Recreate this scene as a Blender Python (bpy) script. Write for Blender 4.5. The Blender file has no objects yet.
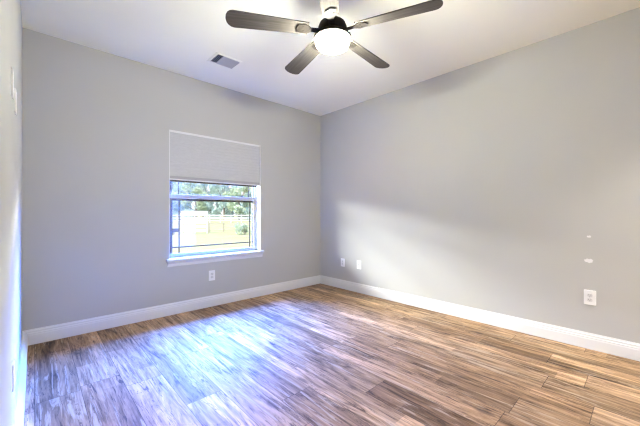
import bpy, bmesh, math, random
from mathutils import Vector, Matrix

random.seed(7)
S = bpy.context.scene
COL = S.collection
PI = math.pi

# ------------------------------------------------------------------ camera
YAW = math.radians(43.0)                       # optical axis, clockwise from +Y (towards +X)
FWD = Vector((math.sin(YAW), math.cos(YAW), 0))
RGT = Vector((math.cos(YAW), -math.sin(YAW), 0))
CZ = 1.14
cam_d = bpy.data.cameras.new('camera')
cam_d.sensor_width = 36.0
cam_d.lens = 36.0 * 306.0 / 640.0
cam_d.shift_y = 0.6 / 640.0
cam_d.clip_start = 0.01
cam_d.clip_end = 500
cam = bpy.data.objects.new('camera', cam_d)
cam.location = (0, 0, CZ)
cam.rotation_euler = (PI / 2, 0, -YAW)
COL.objects.link(cam)
S.camera = cam

# ------------------------------------------------------------------ world, daylight, exposure
S.view_settings.view_transform = 'Standard'
S.view_settings.look = 'None'
S.view_settings.gamma = 1.0
S.view_settings.exposure = 1.48
S.view_settings.use_curve_mapping = False
S.cycles.use_denoising = True
S.cycles.max_bounces = 10
S.cycles.diffuse_bounces = 6
S.cycles.transparent_max_bounces = 12
S.cycles.sample_clamp_indirect = 8.0
S.cycles.filter_width = 1.25
S.cycles.caustics_reflective = False
S.cycles.caustics_refractive = False

w = bpy.data.worlds.new('sky')
S.world = w
w.use_nodes = True
wn = w.node_tree.nodes
wl = w.node_tree.links
wn.clear()
tc = wn.new('ShaderNodeTexCoord')
sx = wn.new('ShaderNodeSeparateXYZ')
cr = wn.new('ShaderNodeValToRGB')
cr.color_ramp.elements[0].position = 0.0
cr.color_ramp.elements[0].color = (0.95, 0.97, 1.0, 1)
cr.color_ramp.elements[1].position = 0.55
cr.color_ramp.elements[1].color = (0.22, 0.42, 1.0, 1)
bg = wn.new('ShaderNodeBackground')
bg.inputs['Strength'].default_value = 0.55
wo = wn.new('ShaderNodeOutputWorld')
wl.new(tc.outputs['Generated'], sx.inputs[0])
wl.new(sx.outputs['Z'], cr.inputs[0])
wl.new(cr.outputs[0], bg.inputs['Color'])
wl.new(bg.outputs[0], wo.inputs[0])

sd = bpy.data.lights.new('sun', 'SUN')
sd.energy = 4.2
sd.angle = math.radians(1.0)
sd.color = (1.0, 0.95, 0.84)
so = bpy.data.objects.new('sun', sd)
so.rotation_euler = Vector((1, .22, -1.2)).to_track_quat('-Z', 'Y').to_euler()     # from the left, a little behind the house
so.location = (-5, -8, 12)
COL.objects.link(so)

# added area lights for high blue sky; right one boosted for the left floor
for lx, sx_, en, co in ((2.7, 3.8, 3700, (0.075, 0.21, 1.0)), (6.4, 3.6, 6500, (0.03, 0.16, 1.0))):
    ad = bpy.data.lights.new('sky_fill', 'AREA')
    ad.shape = 'RECTANGLE'
    ad.size = sx_
    ad.size_y = 2.4
    ad.energy = en
    ad.color = co
    ao = bpy.data.objects.new('sky_fill', ad)
    ao.location = (lx, 6.2, 3.3)
    ao.rotation_euler = Vector((0, -1, -1)).to_track_quat('-Z', 'Y').to_euler()
    COL.objects.link(ao)

# added area lights as paler low sky, brightening the right and left walls
for lx, lz, sx_, sy_, en in ((-8.5, 3.35, 17.0, 1.7, 5300), (8.6, 2.75, 5.0, .7, 1200)):
    bd = bpy.data.lights.new('low_sky_fill', 'AREA')
    bd.shape = 'RECTANGLE'
    bd.size = sx_
    bd.size_y = sy_
    bd.energy = en
    bd.color = (0.96, 0.98, 0.97)
    bo = bpy.data.objects.new('low_sky_fill', bd)
    bo.location = (lx, 9.0, lz)
    bo.rotation_euler = Vector((0, -1, -0.15)).to_track_quat('-Z', 'Y').to_euler()
    COL.objects.link(bo)

# ------------------------------------------------------------------ materials
def mat(name, color=(.8, .8, .8), rough=.5, metal=0.0, spec=.5):
    m = bpy.data.materials.new(name)
    m.use_nodes = True
    b = m.node_tree.nodes['Principled BSDF']
    b.inputs['Base Color'].default_value = (*color, 1)
    b.inputs['Roughness'].default_value = rough
    b.inputs['Metallic'].default_value = metal
    b.inputs['Specular IOR Level'].default_value = spec
    return m

class G:
    """short node-graph writer for one material"""
    def __init__(s, m):
        s.t = m.node_tree
        s.b = m.node_tree.nodes['Principled BSDF']
    def n(s, t, **kw):
        x = s.t.nodes.new(t)
        for k, v in kw.items():
            setattr(x, k, v)
        return x
    def l(s, a, b):
        s.t.links.new(a, b)
    def val(s, v, sock):
        if hasattr(v, 'is_linked') or isinstance(v, bpy.types.NodeSocket):
            s.l(v, sock)
        else:
            sock.default_value = v
    def math(s, op, a, b=0.0, c=None):
        x = s.n('ShaderNodeMath', operation=op)
        s.val(a, x.inputs[0]); s.val(b, x.inputs[1])
        if c is not None:
            s.val(c, x.inputs[2])
        return x.outputs[0]
    def comb(s, x, y, z):
        c = s.n('ShaderNodeCombineXYZ')
        s.val(x, c.inputs[0]); s.val(y, c.inputs[1]); s.val(z, c.inputs[2])
        return c.outputs[0]
    def noise(s, vec, scale, detail=3, rough=.5, dist=0.0):
        x = s.n('ShaderNodeTexNoise')
        s.l(vec, x.inputs['Vector'])
        x.inputs['Scale'].default_value = scale
        x.inputs['Detail'].default_value = detail
        x.inputs['Roughness'].default_value = rough
        x.inputs['Distortion'].default_value = dist
        return x.outputs[0]
    def ramp(s, f, stops):
        r = s.n('ShaderNodeValToRGB')
        e = r.color_ramp.elements
        while len(e) < len(stops):
            e.new(.5)
        for q, (p, c) in zip(e, stops):
            q.position = p
            q.color = (*c, 1) if len(c) == 3 else c
        s.l(f, r.inputs[0])
        return r.outputs[0]
    def mix(s, f, a, b, mode='MIX'):
        x = s.n('ShaderNodeMix', data_type='RGBA', blend_type=mode)
        s.val(f, x.inputs[0])
        for v, k in ((a, 6), (b, 7)):
            if isinstance(v, tuple):
                x.inputs[k].default_value = (*v, 1)
            else:
                s.l(v, x.inputs[k])
        return x.outputs[2]
    def bump(s, h, strength, dist=.01):
        x = s.n('ShaderNodeBump')
        x.inputs['Strength'].default_value = strength
        x.inputs['Distance'].default_value = dist
        s.l(h, x.inputs['Height'])
        s.l(x.outputs[0], s.b.inputs['Normal'])

def painted(name, color, rough=.85, scale=160, bump=.12, spec=.2):
    m = mat(name, color, rough, spec=spec)
    g = G(m)
    c = g.n('ShaderNodeTexCoord').outputs['Object']
    v = g.noise(c, 1.3, 3)
    g.l(g.ramp(v, [(.3, tuple(k * .975 for k in color)), (.7, tuple(min(1, k * 1.02) for k in color))]), g.b.inputs['Base Color'])
    g.bump(g.noise(c, scale, 2), bump, .004)
    return m

WALL = painted('grey_wall_paint', (.492, .488, .462))
CEIL = painted('white_ceiling_paint', (.89, .885, .78), scale=220, bump=.06)
TRIM = painted('white_trim_paint', (.73, .73, .72), rough=.4, scale=8, bump=.0, spec=.4)
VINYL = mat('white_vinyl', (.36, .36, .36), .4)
GASKET = mat('bronze_frame', (.035, .030, .026), .5)
PLATE = mat('white_plastic', (.84, .84, .83), .3)
SLOT = mat('dark_slot', (.05, .05, .05), .6)
STEEL = mat('steel', (.55, .55, .55), .35, 1.0)
BRONZE = mat('dark_bronze', (.018, .015, .013), .6, 0.0, .08)
SPACKLE = mat('white_spackle', (.78, .77, .75), .9)
VENTW = mat('grey_white_enamel', (.50, .495, .49), .5)
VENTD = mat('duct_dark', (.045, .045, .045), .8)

def floor_material():
    m = mat('oak_plank_floor', (.4, .3, .2), .5, spec=.18)
    g = G(m)
    o = g.n('ShaderNodeTexCoord').outputs['Object']
    sp = g.n('ShaderNodeSeparateXYZ')
    g.l(o, sp.inputs[0])
    X, Y = sp.outputs[0], sp.outputs[1]
    W, LEN = .22, 1.3
    xi = g.math('DIVIDE', X, W)
    colm = g.math('FLOOR', xi)
    wn1 = g.n('ShaderNodeTexWhiteNoise', noise_dimensions='1D')
    g.l(colm, wn1.inputs['W'])
    yi = g.math('ADD', g.math('DIVIDE', Y, LEN), g.math('MULTIPLY', wn1.outputs[0], 7.0))
    row = g.math('FLOOR', yi)
    wn2 = g.n('ShaderNodeTexWhiteNoise', noise_dimensions='2D')
    g.l(g.comb(colm, row, 0.0), wn2.inputs['Vector'])
    pid = wn2.outputs[0]
    off = g.math('MULTIPLY', pid, 37.0)
    # each plank is printed with two strips of different tone
    half = g.math('FLOOR', g.math('MULTIPLY', xi, 2.0))
    row2 = g.math('FLOOR', g.math('ADD', g.math('MULTIPLY', yi, 1.0), g.math('MULTIPLY', half, .37)))
    wn3 = g.n('ShaderNodeTexWhiteNoise', noise_dimensions='2D')
    g.l(g.comb(half, row2, 0.0), wn3.inputs['Vector'])
    strip = g.math('ADD', g.math('MULTIPLY', wn3.outputs[0], .62), .70)
    # broad figure along the plank
    v1 = g.comb(g.math('ADD', g.math('MULTIPLY', X, 11.0), off), g.math('MULTIPLY', Y, 1.6), off)
    n1 = g.noise(v1, 1.0, 8, .68, 1.2)
    v2 = g.comb(g.math('ADD', g.math('MULTIPLY', X, 52.0), off), g.math('MULTIPLY', Y, 2.6), off)
    n2 = g.noise(v2, 1.0, 4, .6, .5)
    v3 = g.comb(g.math('ADD', g.math('MULTIPLY', X, 19.0), off), g.math('MULTIPLY', Y, 1.3), g.math('ADD', off, 9.0))
    n3 = g.noise(v3, 1.0, 7, .68, 1.6)
    base = g.ramp(pid, [(0.0, (.30, .198, .112)), (.3, (.39, .258, .148)), (.6, (.245, .152, .082)), (1.0, (.44, .305, .185))])
    f1 = g.ramp(n1, [(.34, (.34, .31, .29)), (.40, (.88, .86, .83)), (.58, (1.55, 1.57, 1.6))])
    c = g.mix(1.0, base, f1, 'MULTIPLY')
    c = g.mix(1.0, c, g.comb(strip, strip, strip), 'MULTIPLY')
    f2 = g.ramp(n2, [(.30, (.50, .47, .44)), (.52, (1.0, 1.0, 1.0)), (.72, (1.2, 1.2, 1.2))])
    c = g.mix(.9, c, f2, 'MULTIPLY')
    streak = g.ramp(n3, [(.36, (1, 1, 1)), (.395, (0, 0, 0))])
    c = g.mix(g.math('MULTIPLY', streak, .82), c, (.075, .048, .032))
    pale = g.ramp(n3, [(.55, (0, 0, 0)), (.62, (1, 1, 1))])
    c = g.mix(g.math('MULTIPLY', pale, .6), c, (.60, .475, .34))
    v4 = g.comb(g.math('ADD', g.math('MULTIPLY', X, 30.0), off), g.math('MULTIPLY', Y, 2.0), g.math('ADD', off, 4.0))
    n4 = g.noise(v4, 1.0, 5, .6, 2.6)
    line = g.ramp(n4, [(.36, (0, 0, 0)), (.385, (1, 1, 1)), (.40, (1, 1, 1)), (.425, (0, 0, 0))])
    c = g.mix(g.math('MULTIPLY', line, .72), c, (.09, .058, .038))
    # knots
    vk = g.n('ShaderNodeTexVoronoi')
    g.l(g.comb(g.math('ADD', g.math('MULTIPLY', X, 5.4), off), g.math('MULTIPLY', Y, 1.6), off), vk.inputs['Vector'])
    vk.inputs['Scale'].default_value = 1.0
    knot = g.ramp(vk.outputs['Distance'], [(.05, (1, 1, 1)), (.12, (0, 0, 0))])
    c = g.mix(g.math('MULTIPLY', knot, .55), c, (.05, .033, .024))
    # joints
    fx = g.math('FRACT', xi)
    fy = g.math('FRACT', yi)
    ex = g.math('MULTIPLY', g.math('MINIMUM', fx, g.math('SUBTRACT', 1.0, fx)), W)
    ey = g.math('MULTIPLY', g.math('MINIMUM', fy, g.math('SUBTRACT', 1.0, fy)), LEN)
    e = g.math('MINIMUM', ex, ey)
    seam = g.math('LESS_THAN', e, .0016)
    c = g.mix(g.math('MULTIPLY', seam, .75), c, (.045, .03, .02))
    gm = g.n('ShaderNodeGamma')
    g.l(c, gm.inputs[0])
    gm.inputs[1].default_value = 1.12
    c = gm.outputs[0]
    g.l(c, g.b.inputs['Base Color'])
    rr = g.ramp(n2, [(.3, (.60, .60, .60)), (.7, (.50, .50, .50))])
    g.l(rr, g.b.inputs['Roughness'])
    h = g.math('SUBTRACT', g.math('MULTIPLY', n2, .25), g.math('MULTIPLY', seam, 1.0))
    g.bump(h, .12, .003)
    return m

def glass_material():
    m = bpy.data.materials.new('window_glass')
    m.use_nodes = True
    t = m.node_tree
    t.nodes.clear()
    o = t.nodes.new('ShaderNodeOutputMaterial')
    mx = t.nodes.new('ShaderNodeMixShader')
    tr = t.nodes.new('ShaderNodeBsdfTransparent')
    tr.inputs[0].default_value = (.97, .985, .98, 1)
    gl = t.nodes.new('ShaderNodeBsdfGlossy')
    gl.inputs['Roughness'].default_value = .01
    mx.inputs[0].default_value = .05
    t.links.new(tr.outputs[0], mx.inputs[1])
    t.links.new(gl.outputs[0], mx.inputs[2])
    t.links.new(mx.outputs[0], o.inputs[0])
    return m

def fabric_material():
    m = mat('light_grey_shade_fabric', (.53, .53, .525), .95, spec=.1)
    g = G(m)
    c = g.n('ShaderNodeTexCoord').outputs['Object']
    mp = g.n('ShaderNodeMapping')
    mp.inputs['Scale'].default_value = (30, 30, 260)
    g.l(c, mp.inputs[0])
    n = g.noise(mp.outputs[0], 1.0, 3)
    g.l(g.ramp(n, [(.3, (.49, .49, .485)), (.7, (.55, .55, .545))]), g.b.inputs['Base Color'])
    return m

def lamp_material(name, power):
    m = mat(name, (.9, .9, .88), .4)
    b = m.node_tree.nodes['Principled BSDF']
    b.inputs['Emission Color'].default_value = (1.0, 1.0, .84, 1)
    b.inputs['Emission Strength'].default_value = power
    return m

def blade_material():
    m = mat('weathered_blade_wood', (.07, .062, .056), .75, spec=.03)
    g = G(m)
    c = g.n('ShaderNodeTexCoord').outputs['Object']
    mp = g.n('ShaderNodeMapping')
    mp.inputs['Scale'].default_value = (3, 60, 10)
    g.l(c, mp.inputs[0])
    n = g.noise(mp.outputs[0], 1.0, 4, .6, .4)
    g.l(g.ramp(n, [(.3, (.062, .054, .048)), (.7, (.105, .095, .088))]), g.b.inputs['Base Color'])
    return m

def foliage(name, a, b):
    m = mat(name, a, .8, spec=.2)
    g = G(m)
    c = g.n('ShaderNodeTexCoord').outputs['Object']
    n = g.noise(c, .9, 3)
    g.l(g.ramp(n, [(.35, a), (.65, b)]), g.b.inputs['Base Color'])
    return m

def lawn_material():
    m = mat('sunlit_lawn', (.5, .55, .3), .95, spec=.1)
    g = G(m)
    c = g.n('ShaderNodeTexCoord').outputs['Object']
    n = g.noise(c, .35, 5, .6)
    g.l(g.ramp(n, [(.35, (.33, .35, .18)), (.55, (.40, .41, .23)), (.7, (.31, .34, .17))]), g.b.inputs['Base Color'])
    g.bump(g.noise(c, 9, 3), .3, .05)
    return m

FLOOR = floor_material()
GLASS = glass_material()
FABRIC = fabric_material()
LAMP = lamp_material('lit_frosted_glass', 225.0)
LAMPB = lamp_material('lit_frosted_underside', 28.0)
BLADE = blade_material()
LAWN = lawn_material()
LEAF_A = foliage('blue_green_leaves', (.33, .46, .43), (.55, .66, .64))
LEAF_B = foliage('yellow_green_leaves', (.40, .50, .36), (.54, .62, .48))
BARK = mat('bark', (.22, .18, .15), .9)
FENCEW = painted('white_fence_paint', (.62, .65, .70), rough=.6, scale=20, bump=.05)
FENCEB = painted('weathered_rail_wood', (.42, .38, .30), rough=.9, scale=30, bump=.2)
UTIL = mat('dark_grey_box', (.10, .10, .11), .5)
EXT = painted('house_siding', (.6, .58, .55), rough=.9)

# ------------------------------------------------------------------ mesh helpers
class MB:
    def __init__(s):
        s.bm = bmesh.new()
    def box(s, a, b, bev=0.0, seg=2):
        a, b = Vector(a), Vector(b)
        r = bmesh.ops.create_cube(s.bm, size=1.0)
        vs = r['verts']
        c, d = (a + b) / 2, b - a
        for v in vs:
            v.co = Vector((c.x + v.co.x * d.x, c.y + v.co.y * d.y, c.z + v.co.z * d.z))
        if bev:
            es = {e for v in vs for e in v.link_edges}
            bmesh.ops.bevel(s.bm, geom=list(es), offset=bev, segments=seg, affect='EDGES', profile=.5)
        return s
    def cyl(s, p, q, r, r2=None, n=20):
        p, q = Vector(p), Vector(q)
        d = q - p
        m = Matrix.Translation((p + q) / 2) @ d.to_track_quat('Z', 'Y').to_matrix().to_4x4()
        bmesh.ops.create_cone(s.bm, cap_ends=True, segments=n, radius1=r, radius2=r if r2 is None else r2, depth=d.length, matrix=m)
        return s
    def lathe(s, prof, n=48, c=(0, 0, 0)):
        rings = []
        for (r, z) in prof:
            if r < 1e-6:
                rings.append([s.bm.verts.new((c[0], c[1], c[2] + z))])
            else:
                rings.append([s.bm.verts.new((c[0] + r * math.cos(2 * PI * k / n), c[1] + r * math.sin(2 * PI * k / n), c[2] + z)) for k in range(n)])
        for A, B in zip(rings, rings[1:]):
            for k in range(n):
                j = (k + 1) % n
                f = [A[k % len(A)], A[j % len(A)], B[j % len(B)], B[k % len(B)]]
                f = list(dict.fromkeys(f))
                if len(f) > 2:
                    s.bm.faces.new(f)
        return s
    def sweep(s, prof, a, b, nrm):
        """profile (out, up) swept from a to b, out along nrm"""
        a, b, nrm = Vector(a), Vector(b), Vector(nrm)
        up = Vector((0, 0, 1))
        A = [s.bm.verts.new(a + nrm * o + up * u) for o, u in prof]
        B = [s.bm.verts.new(b + nrm * o + up * u) for o, u in prof]
        n = len(prof)
        for k in range(n):
            j = (k + 1) % n
            s.bm.faces.new((A[k], A[j], B[j], B[k]))
        s.bm.faces.new(A)
        s.bm.faces.new(B[::-1])
        return s
    def prism(s, pts, z0, z1, M=None):
        A = [s.bm.verts.new((x, y, z0)) for x, y in pts]
        B = [s.bm.verts.new((x, y, z1)) for x, y in pts]
        n = len(pts)
        for k in range(n):
            j = (k + 1) % n
            s.bm.faces.new((A[k], A[j], B[j], B[k]))
        s.bm.faces.new(A[::-1])
        s.bm.faces.new(B)
        if M is not None:
            for v in A + B:
                v.co = M @ v.co
        return s
    def build(s, name, m, parent=None, smooth=False, loc=None, rot=None):
        bmesh.ops.recalc_face_normals(s.bm, faces=s.bm.faces)
        me = bpy.data.meshes.new(name)
        s.bm.to_mesh(me)
        s.bm.free()
        me.materials.append(m)
        if smooth:
            for p in me.polygons:
                p.use_smooth = True
            try:
                me.set_sharp_from_angle(angle=math.radians(40))
            except Exception:
                pass
        o = bpy.data.objects.new(name, me)
        COL.objects.link(o)
        if parent:
            o.parent = parent
        if loc:
            o.location = loc
        if rot:
            o.rotation_euler = rot
        return o

def tag(o, label=None, cat=None, group=None, kind=None):
    for k, v in (('label', label), ('category', cat), ('group', group), ('kind', kind)):
        if v:
            o[k] = v
    return o

def empty(name, loc, rot=(0, 0, 0)):
    o = bpy.data.objects.new(name, None)
    o.empty_display_size = .1
    o.location = loc
    o.rotation_euler = rot
    COL.objects.link(o)
    return o

def copy_tree(o, parent=None):
    c = o.copy()
    COL.objects.link(c)
    if parent:
        c.parent = parent
    for ch in list(o.children):
        copy_tree(ch, c)
    return c

# ------------------------------------------------------------------ room shell
XL, XR, YB, YF, H = -.077, 3.43, 3.667, -.75, 2.74
WX0, WX1, WZ0, WZ1 = 1.105, 2.295, .60, 2.085       # window opening in the far wall
T = .16

def structure(o, label, cat=None):
    return tag(o, label, cat, kind='structure')

structure(MB().box((XL - T, YF - T, -.12), (XR + T, YB + T, 0)).build('floor', FLOOR), 'brown oak plank floor running towards the window wall', 'floor')
structure(MB().box((XL - T, YF - T, H), (XR + T, YB + T, H + .14)).build('ceiling', CEIL), 'smooth white ceiling', 'ceiling')
structure(MB().box((XL - T, YF - T, 0), (XL, YB + T, H)).build('wall_left', WALL), 'grey wall at the left edge', 'wall')
structure(MB().box((XR, YF - T, 0), (XR + T, YB + T, H)).build('wall_right', WALL), 'long grey wall on the right', 'wall')
DX0, DX1, DZ = 1.55, 3.25, 2.15                       # added doorway letting hall fill light in behind the viewpoint
b = MB()
b.box((XL, YF - T, 0), (DX0, YF, H))
b.box((DX1, YF - T, 0), (XR, YF, H))
b.box((DX0, YF - T, DZ), (DX1, YF, H))
structure(b.build('wall_front', WALL), 'grey wall behind the viewpoint, with an added doorway for fill light', 'wall')
HY = YF - T - 2.2  # unseen hall added to carry fill light into the room
structure(MB().box((1.2, HY, -.12), (4.3, YF - T, 0)).build('floor_hall', FLOOR), 'oak floor of the added hall behind the viewpoint', 'floor')
structure(MB().box((1.2, HY, H), (4.3, YF - T, H + .14)).build('ceiling_hall', CEIL), 'white ceiling of the added hall behind the viewpoint', 'ceiling')
b = MB()
b.box((1.2 - T, HY, -.12), (1.2, YF - T, H + .14))
b.box((4.3, HY, -.12), (4.3 + T, YF - T, H + .14))
b.box((1.2 - T, HY - T, -.12), (4.3 + T, HY, H + .14))
structure(b.build('wall_hall', WALL), 'grey walls of the added hall behind the viewpoint', 'wall')
hl = empty('hall_fill_light', (2.75, YF - T - .9, H))
tag(hl, 'round flush fill light added in the unseen hall behind the viewpoint', 'fill light')
b = MB()
b.box((XL, YB, 0), (WX0, YB + T, H))
b.box((WX1, YB, 0), (XR, YB + T, H))
b.box((WX0, YB, 0), (WX1, YB + T, WZ0))
b.box((WX0, YB, WZ1), (WX1, YB + T, H))
structure(b.build('wall_back', WALL), 'grey wall holding the window', 'wall')

BP = [(0, 0), (.017, 0), (.017, .082), (.0145, .088), (.0145, .098), (.010, .104), (.010, .117), (.005, .124), (.004, .132), (0, .132)]
structure(MB().sweep(BP, (XL, YB, 0), (XR, YB, 0), (0, -1, 0)).build('baseboard_back', TRIM), 'white moulded baseboard under the window', 'baseboard')
structure(MB().sweep(BP, (XR, YF, 0), (XR, YB - .017, 0), (-1, 0, 0)).build('baseboard_right', TRIM), 'white moulded baseboard along the right wall', 'baseboard')
structure(MB().sweep([(o * 2.0, u) for o, u in BP], (XL, YF, 0), (XL, YB - .017, 0), (1, 0, 0)).build('baseboard_left', TRIM), 'white moulded baseboard along the left wall', 'baseboard')

# ------------------------------------------------------------------ window
win = empty('window_1', ((WX0 + WX1) / 2, YB, WZ0))
structure(win, 'white single-hung window with dark prairie grilles', 'window')
win_o = Vector(win.location)

def at(o):
    """child meshes are built in world coordinates; shift them under their root"""
    o.location = -win_o
    return o

jd = .105                                            # depth of the recess
b = MB()
b.box((WX0, YB + .001, WZ0), (WX0 + .006, YB + jd, WZ1))
b.box((WX1 - .006, YB + .001, WZ0), (WX1, YB + jd, WZ1))
b.box((WX0, YB + .001, WZ1 - .006), (WX1, YB + jd, WZ1))
at(b.build('jamb', TRIM, win))
# outer vinyl frame
fy0, fy1 = YB + jd, YB + T + .01
b = MB()
b.box((WX0, fy0, WZ0), (WX0 + .028, fy1, WZ1), .003)
b.box((WX1 - .028, fy0, WZ0), (WX1, fy1, WZ1), .003)
b.box((WX0, fy0, WZ1 - .03), (WX1, fy1, WZ1), .003)
b.box((WX0, fy0, WZ0), (WX1, fy1, WZ0 + .04), .003)
at(b.build('window_frame', VINYL, win))
mz = 1.318                                           # underside of the meeting rail
gx0, gx1 = WX0 + .04, WX1 - .045

def sash(name, y0, y1, z0, z1, rail_b, rail_t):
    b = MB()
    b.box((WX0 + .012, y0, z0), (gx0, y1, z1), .003)
    b.box((gx1, y0, z0), (WX1 - .012, y1, z1), .003)
    b.box((gx0, y0, z0), (gx1, y1, z0 + rail_b), .003)
    b.box((gx0, y0, z1 - rail_t), (gx1, y1, z1), .003)
    return at(b.build(name, VINYL, win))

ly = fy0 + .012
low = sash('lower_sash', ly - .010, ly + .018, WZ0 + .03, mz + .05, .042, .05)
upp = sash('upper_sash', ly + .022, ly + .046, mz + .004, WZ1 - .02, .045, .04)
pl = MB().box((gx0, ly + .004, WZ0 + .072), (gx1, ly + .008, mz)).build('pane', GLASS, low)
pu = MB().box((gx0, ly + .032, mz + .049), (gx1, ly + .036, WZ1 - .06)).build('pane', GLASS, upp)
GX = (1.253, 2.195)
GZ = .742
b = MB()
for gx in GX:
    b.box((gx - .0075, ly + .009, WZ0 + .072), (gx + .0075, ly + .013, mz))
b.box((gx0, ly + .0095, GZ - .0075), (gx1, ly + .0125, GZ + .0075))
b.build('grille', GASKET, low)
b = MB()
for gx in GX:
    b.box((gx - .0065, ly + .037, mz + .049), (gx + .0065, ly + .041, WZ1 - .06))
b.box((gx0, ly + .0375, 1.93), (gx1, ly + .0405, 1.945))
b.build('grille', GASKET, upp)
# dark exterior insect-screen frame round the lower half
b = MB()
sy0, sy1 = fy1 - .022, fy1 - .006
sb = .03
b.box((gx0 - .004, sy0, WZ0 + .04), (gx0 + .040, sy1, mz + .03))
b.box((gx1 - .006, sy0, WZ0 + .04), (gx1 + .008, sy1, mz + .03))
b.box((gx0, sy0, mz - .024), (gx1, sy1, mz + .03))
at(b.build('screen_frame', GASKET, win))
b = MB()
b.box((gx0 - .004, sy0 + .012, mz + .052), (gx0 + .036, sy1 + .008, WZ1 - .06))
at(b.build('exterior_stop', GASKET, win))
# stool with its moulded apron
SP = [(-.105, .0), (-.105, .020), (.034, .020), (.038, .016), (.038, .004), (.034, .0)]
b = MB()
b.box((WX0 - .035, YB - .038, WZ0 + .003), (WX1 + .035, YB, WZ0 + .027), .004)
b.box((WX0 + .0065, YB, WZ0 + .003), (WX1 - .0065, YB + jd, WZ0 + .027))
at(b.build('window_sill', TRIM, win))
AP = [(0, -.062), (.008, -.062), (.011, -.052), (.012, -.030), (.018, -.020), (.026, -.008), (.028, 0), (0, 0)]
b = MB()
b.sweep(AP, (WX0 - .022, YB, WZ0 + .003), (WX1 + .022, YB, WZ0 + .003), (0, -1, 0))
at(b.build('apron', TRIM, win))

# cellular shade, half lowered
SH0, SH1 = 1.535, WZ1 - .006
sx0, sx1 = WX0 + .010, WX1 - .010
shade = empty('cellular_shade', ((WX0 + WX1) / 2, YB + .03, SH0))
tag(shade, 'light grey cellular shade lowered over the top of the window', 'window shade')
so_ = Vector(shade.location)
b = MB()
b.box((sx0, YB + .004, SH1 - .016), (sx1, YB + .06, SH1), .003)
b.build('headrail', TRIM, shade, loc=-so_)
b = MB()
n = 13
z0, z1 = SH0 + .03, SH1 - .016
front, back = [], []
for k in range(2 * n + 1):
    z = z0 + (z1 - z0) * k / (2 * n)
    o = .0035 if k % 2 else 0
    front.append((YB + .011 + (0 if k % 2 else .002), z))
    back.append((YB + .045 - (0 if k % 2 else .002), z))
ring = front + back[::-1]
A = [b.bm.verts.new((sx0, y, z)) for y, z in ring]
B = [b.bm.verts.new((sx1, y, z)) for y, z in ring]
for k in range(len(ring)):
    j = (k + 1) % len(ring)
    b.bm.faces.new((A[k], A[j], B[j], B[k]))
b.bm.faces.new(A)
b.bm.faces.new(B[::-1])
b.build('pleated_fabric', FABRIC, shade, loc=-so_)
b = MB()
b.box((sx0, YB + .008, SH0), (sx1, YB + .050, SH0 + .034), .004)
rl = b.build('bottom_rail', mat('shade_rail', (.36, .36, .36), .6), shade, loc=-so_)
MB().box((sx0, YB + .006, SH0 - .012), (sx1, YB + .052, SH0 + .003), .002).build('rail_lip', mat('shade_lip', (.66, .66, .66), .5), rl)
MB().box((sx0 + .006, YB + .012, SH0 - .030), (sx1 - .05, YB + .046, SH0 - .012)).build('rail_shadow', GASKET, rl)  # dark strip standing in for the shadow under the bottom rail

# ------------------------------------------------------------------ wall plates
def rounded(w_, h_, r, n=5):
    pts = []
    for cx, cy, a0 in ((w_ / 2 - r, h_ / 2 - r, 0), (-w_ / 2 + r, h_ / 2 - r, 90), (-w_ / 2 + r, -h_ / 2 + r, 180), (w_ / 2 - r, -h_ / 2 + r, 270)):
        for k in range(n + 1):
            a = math.radians(a0 + 90 * k / n)
            pts.append((cx + r * math.cos(a), cy + r * math.sin(a)))
    return pts

# plates are built facing -Y with X to the right and Z up
STAND = Matrix(((1, 0, 0, 0), (0, 0, -1, 0), (0, 1, 0, 0), (0, 0, 0, 1)))
def plate(name, label, cat, loc, rz, style, group):
    r = empty(name, loc, (0, 0, rz))
    tag(r, label, cat, group)
    b = MB()
    b.prism(rounded(.079, .124, .005), 0, .004, STAND)
    b.prism(rounded(.073, .118, .004), .004, .0065, STAND)
    b.build('cover_plate', PLATE, r)
    if style == 'duplex':
        for s in (-1, 1):
            f = MB().prism(rounded(.034, .028, .009), .0065, .009, STAND @ Matrix.Translation((0, s * .020, 0))).build('receptacle', mat('receptacle', (.70, .70, .69), .35), r)
            b = MB()
            b.box((-.0080, -.0096, s * .020 - .001), (-.0060, -.0088, s * .020 + .008))
            b.box((.0060, -.0096, s * .020 + .0), (.0080, -.0088, s * .020 + .007))
            b.cyl((0, -.0088, s * .020 - .007), (0, -.0096, s * .020 - .007), .0026, n=10)
            b.build('slots', SLOT, f)
        MB().cyl((0, -.006, 0), (0, -.0082, 0), .0028, n=12).build('screw', STEEL, r)
    elif style == 'decorator':
        f = MB().prism(rounded(.034, .068, .003), .0065, .009, STAND).build('receptacle', mat('receptacle', (.72, .72, .71), .35), r)
        b = MB()
        for s in (-1, 1):
            b.box((-.0080, -.0096, s * .018 - .001), (-.0060, -.0088, s * .018 + .008))
            b.box((.0060, -.0096, s * .018), (.0080, -.0088, s * .018 + .007))
            b.cyl((0, -.0088, s * .018 - .007), (0, -.0096, s * .018 - .007), .0026, n=10)
        b.build('slots', SLOT, f)
    elif style == 'coax':
        f = MB().cyl((0, -.006, 0), (0, -.012, 0), .0085, n=6).cyl((0, -.012, 0), (0, -.018, 0), .005, n=16).build('coaxial_jack', STEEL, r)
        MB().cyl((0, -.018, 0), (0, -.0185, 0), .003, n=12).build('socket', SLOT, f)
        for s in (-1, 1):
            MB().cyl((0, -.006, s * .042), (0, -.0078, s * .042), .0028, n=12).build('screw', STEEL, r)
    else:
        for s in (-1, 1):
            MB().cyl((0, -.006, s * .042), (0, -.0072, s * .042), .0028, n=12).build('screw', PLATE, r)
    return r

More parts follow.
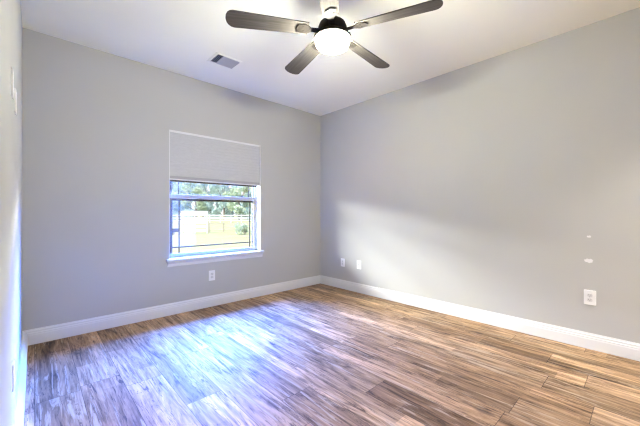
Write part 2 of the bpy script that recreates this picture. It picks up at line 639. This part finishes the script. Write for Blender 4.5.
GP = 'white wall plates'
plate('electrical_outlet', 'white duplex outlet on the grey wall below the window', 'outlet', (1.597, YB, .378), 0, 'duplex', GP)
plate('electrical_outlet', 'white outlet near the far corner, left of the coaxial plate', 'outlet', (XR, 3.168, .396), -PI / 2, 'decorator', GP)
plate('coaxial_plate', 'white coaxial plate with a dark centre jack on the right wall', 'wall plate', (XR, 2.85, .400), -PI / 2, 'coax', GP)
plate('electrical_outlet', 'white duplex outlet at right, below the spackle marks', 'outlet', (XR, .335, .432), -PI / 2, 'duplex', GP)
plate('blank_plate', 'white plate high on the left wall, the nearer of the two', 'wall plate', (XL, 1.965, 1.73), PI / 2, 'blank', GP)
plate('blank_plate', 'white plate high on the left wall, the one nearer the window', 'wall plate', (XL, 2.285, 1.73), PI / 2, 'blank', GP)
plate('blank_plate', 'white plate low on the left wall above the baseboard', 'wall plate', (XL, 2.03, .382), PI / 2, 'blank', GP)

# spackle on the right wall
def blob(name, label, y, z, ry, rz, seed):
    rnd = random.Random(seed)
    b = MB()
    n = 22
    pts = []
    for k in range(n):
        a = 2 * PI * k / n
        q = 1 + rnd.uniform(-.22, .22)
        pts.append((ry * q * math.cos(a), rz * q * math.sin(a)))
    b.prism(pts, 0, .0012, STAND)
    o = b.build(name, SPACKLE, None, loc=(XR, y, z), rot=(0, 0, -PI / 2))
    return tag(o, label, 'wall patch', 'spackle patches on the right wall')
blob('spackle_patch', 'larger white spackle smear directly above the right-hand outlet', .342, .742, .028, .017, 3)
blob('spackle_patch', 'tiny white spackle dab, higher of the two above the right-hand outlet', .342, .945, .013, .009, 5)

# ------------------------------------------------------------------ ceiling register
def on_ceiling(px, py):
    d = 306.0 * (H - CZ) / (213.6 - py)
    return FWD * d + RGT * ((px - 320) / 306.0 * d)
vent = empty('ceiling_vent', (1.461, 3.028, H))
tag(vent, 'grey-white ceiling register with a dark louvered end', 'vent')
vw, vl = .235, .285       # along Y, along X
b = MB()
t_ = .025
b.box((-vl / 2, -vw / 2, -.006), (vl / 2, -vw / 2 + t_, 0), .002)
b.box((-vl / 2, vw / 2 - t_, -.006), (vl / 2, vw / 2, 0), .002)
b.box((-vl / 2, -vw / 2 + t_, -.006), (-vl / 2 + t_, vw / 2 - t_, 0), .002)
b.box((vl / 2 - t_, -vw / 2 + t_, -.006), (vl / 2, vw / 2 - t_, 0), .002)
b.build('frame', CEIL, vent)
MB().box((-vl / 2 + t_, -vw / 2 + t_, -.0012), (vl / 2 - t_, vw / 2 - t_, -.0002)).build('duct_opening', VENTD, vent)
x0, x1 = -vl / 2 + t_, vl / 2 - t_
xs = x0 + .006
while xs < x1 - .004:
    first = xs < x0 + .062
    b = MB()
    b.box((-.0008, -vw / 2 + t_, -.0075), (.0008, vw / 2 - t_, .0075))
    b.build('louver', VENTW, vent, loc=(xs, 0, -.0075), rot=(0, math.radians(46 if first else -52), 0))
    xs += .0155 if first else .0125

# ------------------------------------------------------------------ added hall fill light (unseen, behind the viewpoint)
MB().lathe([(0, 0), (.30, 0), (.30, -.03), (0, -.03)]).build('base', TRIM, hl)
HFILL = mat('hall_fill_glow', (.9, .88, .84), .4)
HFILL.node_tree.nodes['Principled BSDF'].inputs['Emission Color'].default_value = (1.0, .94, .82, 1)
HFILL.node_tree.nodes['Principled BSDF'].inputs['Emission Strength'].default_value = 60.0
MB().lathe([(.28, -.03), (.28, -.05), (.22, -.085), (.10, -.10), (0, -.102)]).build('fill_diffuser', HFILL, hl, True)

# ------------------------------------------------------------------ ceiling fan
FD = 2.10
FC = FWD * FD + RGT * ((332.5 - 320) / 306.0 * FD)
fan = empty('ceiling_fan', (FC.x, FC.y, H))
tag(fan, 'dark bronze ceiling fan with five blades and a lit frosted drum light', 'ceiling fan')
ZB = 2.385 - H
MB().lathe([(0, 0), (.066, 0), (.070, -.012), (.062, -.045), (.030, -.068), (0, -.068)]).build('canopy', BRONZE, fan, True)
MB().cyl((0, 0, -.06), (0, 0, ZB + .09), .0135, n=24).build('downrod', BRONZE, fan, True)
MB().lathe([(0, .115), (.020, .115), (.026, .095), (.030, .085), (.060, .075), (.088, .055), (.098, .030), (.098, -.004), (.085, -.016), (0, -.016)], c=(0, 0, ZB)).build('motor_housing', BRONZE, fan, True)
lk = MB().lathe([(0, -.016), (.078, -.016), (.112, -.024), (.127, -.034), (.127, -.050), (.122, -.052), (.114, -.044), (0, -.044)], c=(0, 0, ZB)).build('light_kit', BRONZE, fan, True)
gs = MB().lathe([(.098, -.043), (.114, -.047), (.1165, -.060), (.1165, -.078), (.112, -.092)], c=(0, 0, ZB)).build('glass_shade', LAMP, lk, True)
MB().lathe([(.112, -.092), (.107, -.099), (.094, -.106), (.05, -.112), (0, -.113)], c=(0, 0, ZB)).build('glass_underside', LAMPB, lk, True)

bp = []
R0, R1 = .17, .705
for k in range(13):
    t = k / 12
    x = R0 + (R1 - .05 - R0) * t
    bp.append((x, .050 + .018 * t))
for k in range(1, 8):
    a = PI / 2 - PI * k / 8
    bp.append((R1 - .05 + .05 * math.cos(a), .068 * math.sin(a)))
for k in range(12, -1, -1):
    t = k / 12
    x = R0 + (R1 - .05 - R0) * t
    bp.append((x, -(.050 + .018 * t)))
b = MB().prism(bp, -.003, .004)
bl = b.build('blade', BLADE, fan)
bl.data.materials[0] = BLADE
b = MB()
b.prism([(.085, .020), (.150, .016), (.185, .040), (.235, .034), (.250, 0), (.235, -.034), (.185, -.040), (.150, -.016), (.085, -.020)], -.009, -.003)
b.cyl((.20, .018, -.012), (.20, .018, -.008), .006, n=12).cyl((.20, -.018, -.012), (.20, -.018, -.008), .006, n=12)
bi = b.build('blade_iron', BRONZE, bl)
for k in range(5):
    a = math.radians(48 + 72 * k)                       # measured from the camera's right towards its front
    d = RGT * math.cos(a) + FWD * math.sin(a)
    o = bl if k == 0 else bl.copy()
    if k:
        COL.objects.link(o)
        c = bi.copy()
        COL.objects.link(c)
        c.parent = o
    o.location = (0, 0, ZB + .004)
    o.rotation_euler = (math.radians(11), 0, math.atan2(d.y, d.x))

# ------------------------------------------------------------------ outside
GZ0 = -.25
def out(px, d, z=GZ0):
    p = FWD * d + RGT * ((px - 320) / 306.0 * d)
    return Vector((p.x, p.y, z))
structure(MB().box((-90, YB + T, GZ0 - .3), (140, 190, GZ0)).build('ground', LAWN), 'sunlit lawn outside the window', 'lawn')

BOUNCE = mat('red_brown_bounce', (.56, .28, .03), .95, spec=.1)  # added unseen bed, coloured to bounce neutral light onto the ceiling
structure(MB().box((-5, YB + T, GZ0 - .1), (12, 9.3, GZ0 + .03)).build('ground_bounce', BOUNCE), 'unseen red-brown bed added below the window to bounce light inside', 'bounce bed')

# far white board fence
def fence(name, label, p, q, posts, rails, hgt, pw, rh, m, cat='fence'):
    r = empty(name, p)
    tag(r, label, cat)
    d = q - p
    L = d.length
    r.rotation_euler = (0, 0, math.atan2(d.y, d.x))
    for k in range(posts + 1):
        x = L * k / posts
        MB().box((x - pw / 2, -pw / 2, 0), (x + pw / 2, pw / 2, hgt + .05), .01).build('post', m, r)
    for z in rails:
        MB().box((-.05, -pw / 2 - .04, z - rh / 2), (L + .05, -pw / 2, z + rh / 2), .006).build('rail', m, r)
    return r
fence('board_fence', 'long white board fence at the far edge of the lawn', out(166, 46), out(262, 48), 9, (.35, .72, 1.10), 1.2, .13, .18, FENCEW)
fence('rail_fence', 'low weathered rail fence crossing the lawn, in front of the white fence', out(209, 22.5), out(266, 23.5), 4, (.18, .42, .66), .72, .09, .06, FENCEB)
fence('gate', 'wide white board gate at left, nearer than the white fence', out(182, 20.8), out(207, 21.4), 2, (.22, .50, .78, 1.06, 1.34, 1.5), 1.5, .08, .15, FENCEW, 'gate')

r = empty('utility_box', out(173.5, 20))
tag(r, 'small dark grey box on a post at the left edge of the window view', 'box')
MB().box((-.05, -.05, 0), (.05, .05, .18)).build('post', FENCEB, r)
MB().box((-.26, -.16, .18), (.26, .16, .42), .02).build('box_body', UTIL, r)

def leaf_cloud(clusters, n, size, rnd):
    b = MB()
    bm = b.bm
    for _ in range(n):
        c, rad = rnd.choice(clusters)
        u = Vector((rnd.gauss(0, 1), rnd.gauss(0, 1), rnd.gauss(0, 1))).normalized() * rad * (rnd.random() ** .45)
        p = Vector(c) + Vector((u.x, u.y, u.z * .8))
        a = Vector((rnd.gauss(0, 1), rnd.gauss(0, 1), rnd.gauss(0, 1))).normalized()
        e = a.orthogonal().normalized()
        f = a.cross(e)
        s = size * rnd.uniform(.6, 1.3)
        vs = [bm.verts.new(p + e * s), bm.verts.new(p + f * s * .55), bm.verts.new(p - e * s), bm.verts.new(p - f * s * .55)]
        bm.faces.new(vs)
    return b

def make_tree(seed, h, rad, m, name='tree'):
    rnd = random.Random(seed)
    r = empty(name, (0, 0, 0))
    b = MB()
    b.cyl((0, 0, -.1), (0, 0, h * .55), .22, .12, 10)
    cl = []
    for k in range(14):
        a = rnd.uniform(0, 2 * PI)
        q = rad * rnd.uniform(.15, .85)
        z = h * (.08 + .82 * (k + .5) / 14)
        c = (q * math.cos(a), q * math.sin(a), z)
        cl.append((c, rad * rnd.uniform(.3, .5)))
        b.cyl((0, 0, z * .55), c, .07, .02, 6)
    b.build('trunk', BARK, r)
    leaf_cloud(cl, 4200, .20, rnd).build('crown', m, r)
    return r

def copy_tree_at(src, loc, rz, s, label):
    c = copy_tree(src)
    c.location = loc
    c.rotation_euler = (0, 0, rz)
    c.scale = (s, s, s)
    tag(c, label, 'tree', 'trees beyond the white fence')
    return c
T1 = make_tree(1, 9.5, 2.6, LEAF_A)
T2 = make_tree(2, 8.0, 2.6, LEAF_B)
T3 = make_tree(3, 11.0, 3.0, LEAF_A)
spots = [
    (T1, 167, 50, .95, 'blue-green tree at the far left of the window view'),
    (T3, 181, 66, .95, 'tall blue-green tree, second from left beyond the gate'),
    (T2, 196, 58, 1.0, 'yellow-green tree beyond the right end of the gate'),
    (T1, 210, 76, 1.15, 'blue-green tree in the middle of the window view'),
    (T3, 224, 66, .95, 'tall dark tree just right of the window view middle'),
    (T2, 239, 57, 1.0, 'yellow-green tree, second from right beyond the rail fence'),
    (T1, 254, 75, 1.15, 'blue-green tree at the right edge of the window view'),
    (T3, 174, 92, 1.2, 'leftmost tree of the hazy back row, behind the first two trees'),
    (T1, 188, 103, 1.4, 'back-row tree seen above the gate, right of the tall blue-green tree'),
    (T3, 203, 92, 1.2, 'back-row tree seen left of the window view middle'),
    (T1, 218, 103, 1.4, 'back-row tree seen just left of the tall dark tree'),
    (T3, 233, 92, 1.2, 'back-row tree between the tall dark tree and the yellow-green one at right'),
    (T1, 247, 103, 1.4, 'rightmost tree of the hazy back row'),
]
used = set()
for i, (src, px, d, s, lab) in enumerate(spots):
    p = out(px, d)
    if src.name not in used:
        used.add(src.name)
        src.location = p
        src.rotation_euler = (0, 0, i * 1.3)
        src.scale = (s, s, s)
        tag(src, lab, 'tree', 'trees beyond the white fence')
    else:
        copy_tree_at(src, p, i * 1.3, s, lab)

rnd = random.Random(11)
bu = empty('shrub', out(245, 20.3))
tag(bu, 'yellow-green shrub by the rail fence at the right of the window view', 'shrub')
leaf_cloud([((rnd.uniform(-.45, .45), rnd.uniform(-.3, .3), rnd.uniform(.2, .6)), .28) for _ in range(8)], 1500, .045, rnd).build('foliage', LEAF_B, bu)
b = MB()
for k in range(6):
    b.cyl((0, 0, 0), (rnd.uniform(-.4, .4), rnd.uniform(-.25, .25), .5), .015, .006, 6)
b.build('stems', BARK, bu)
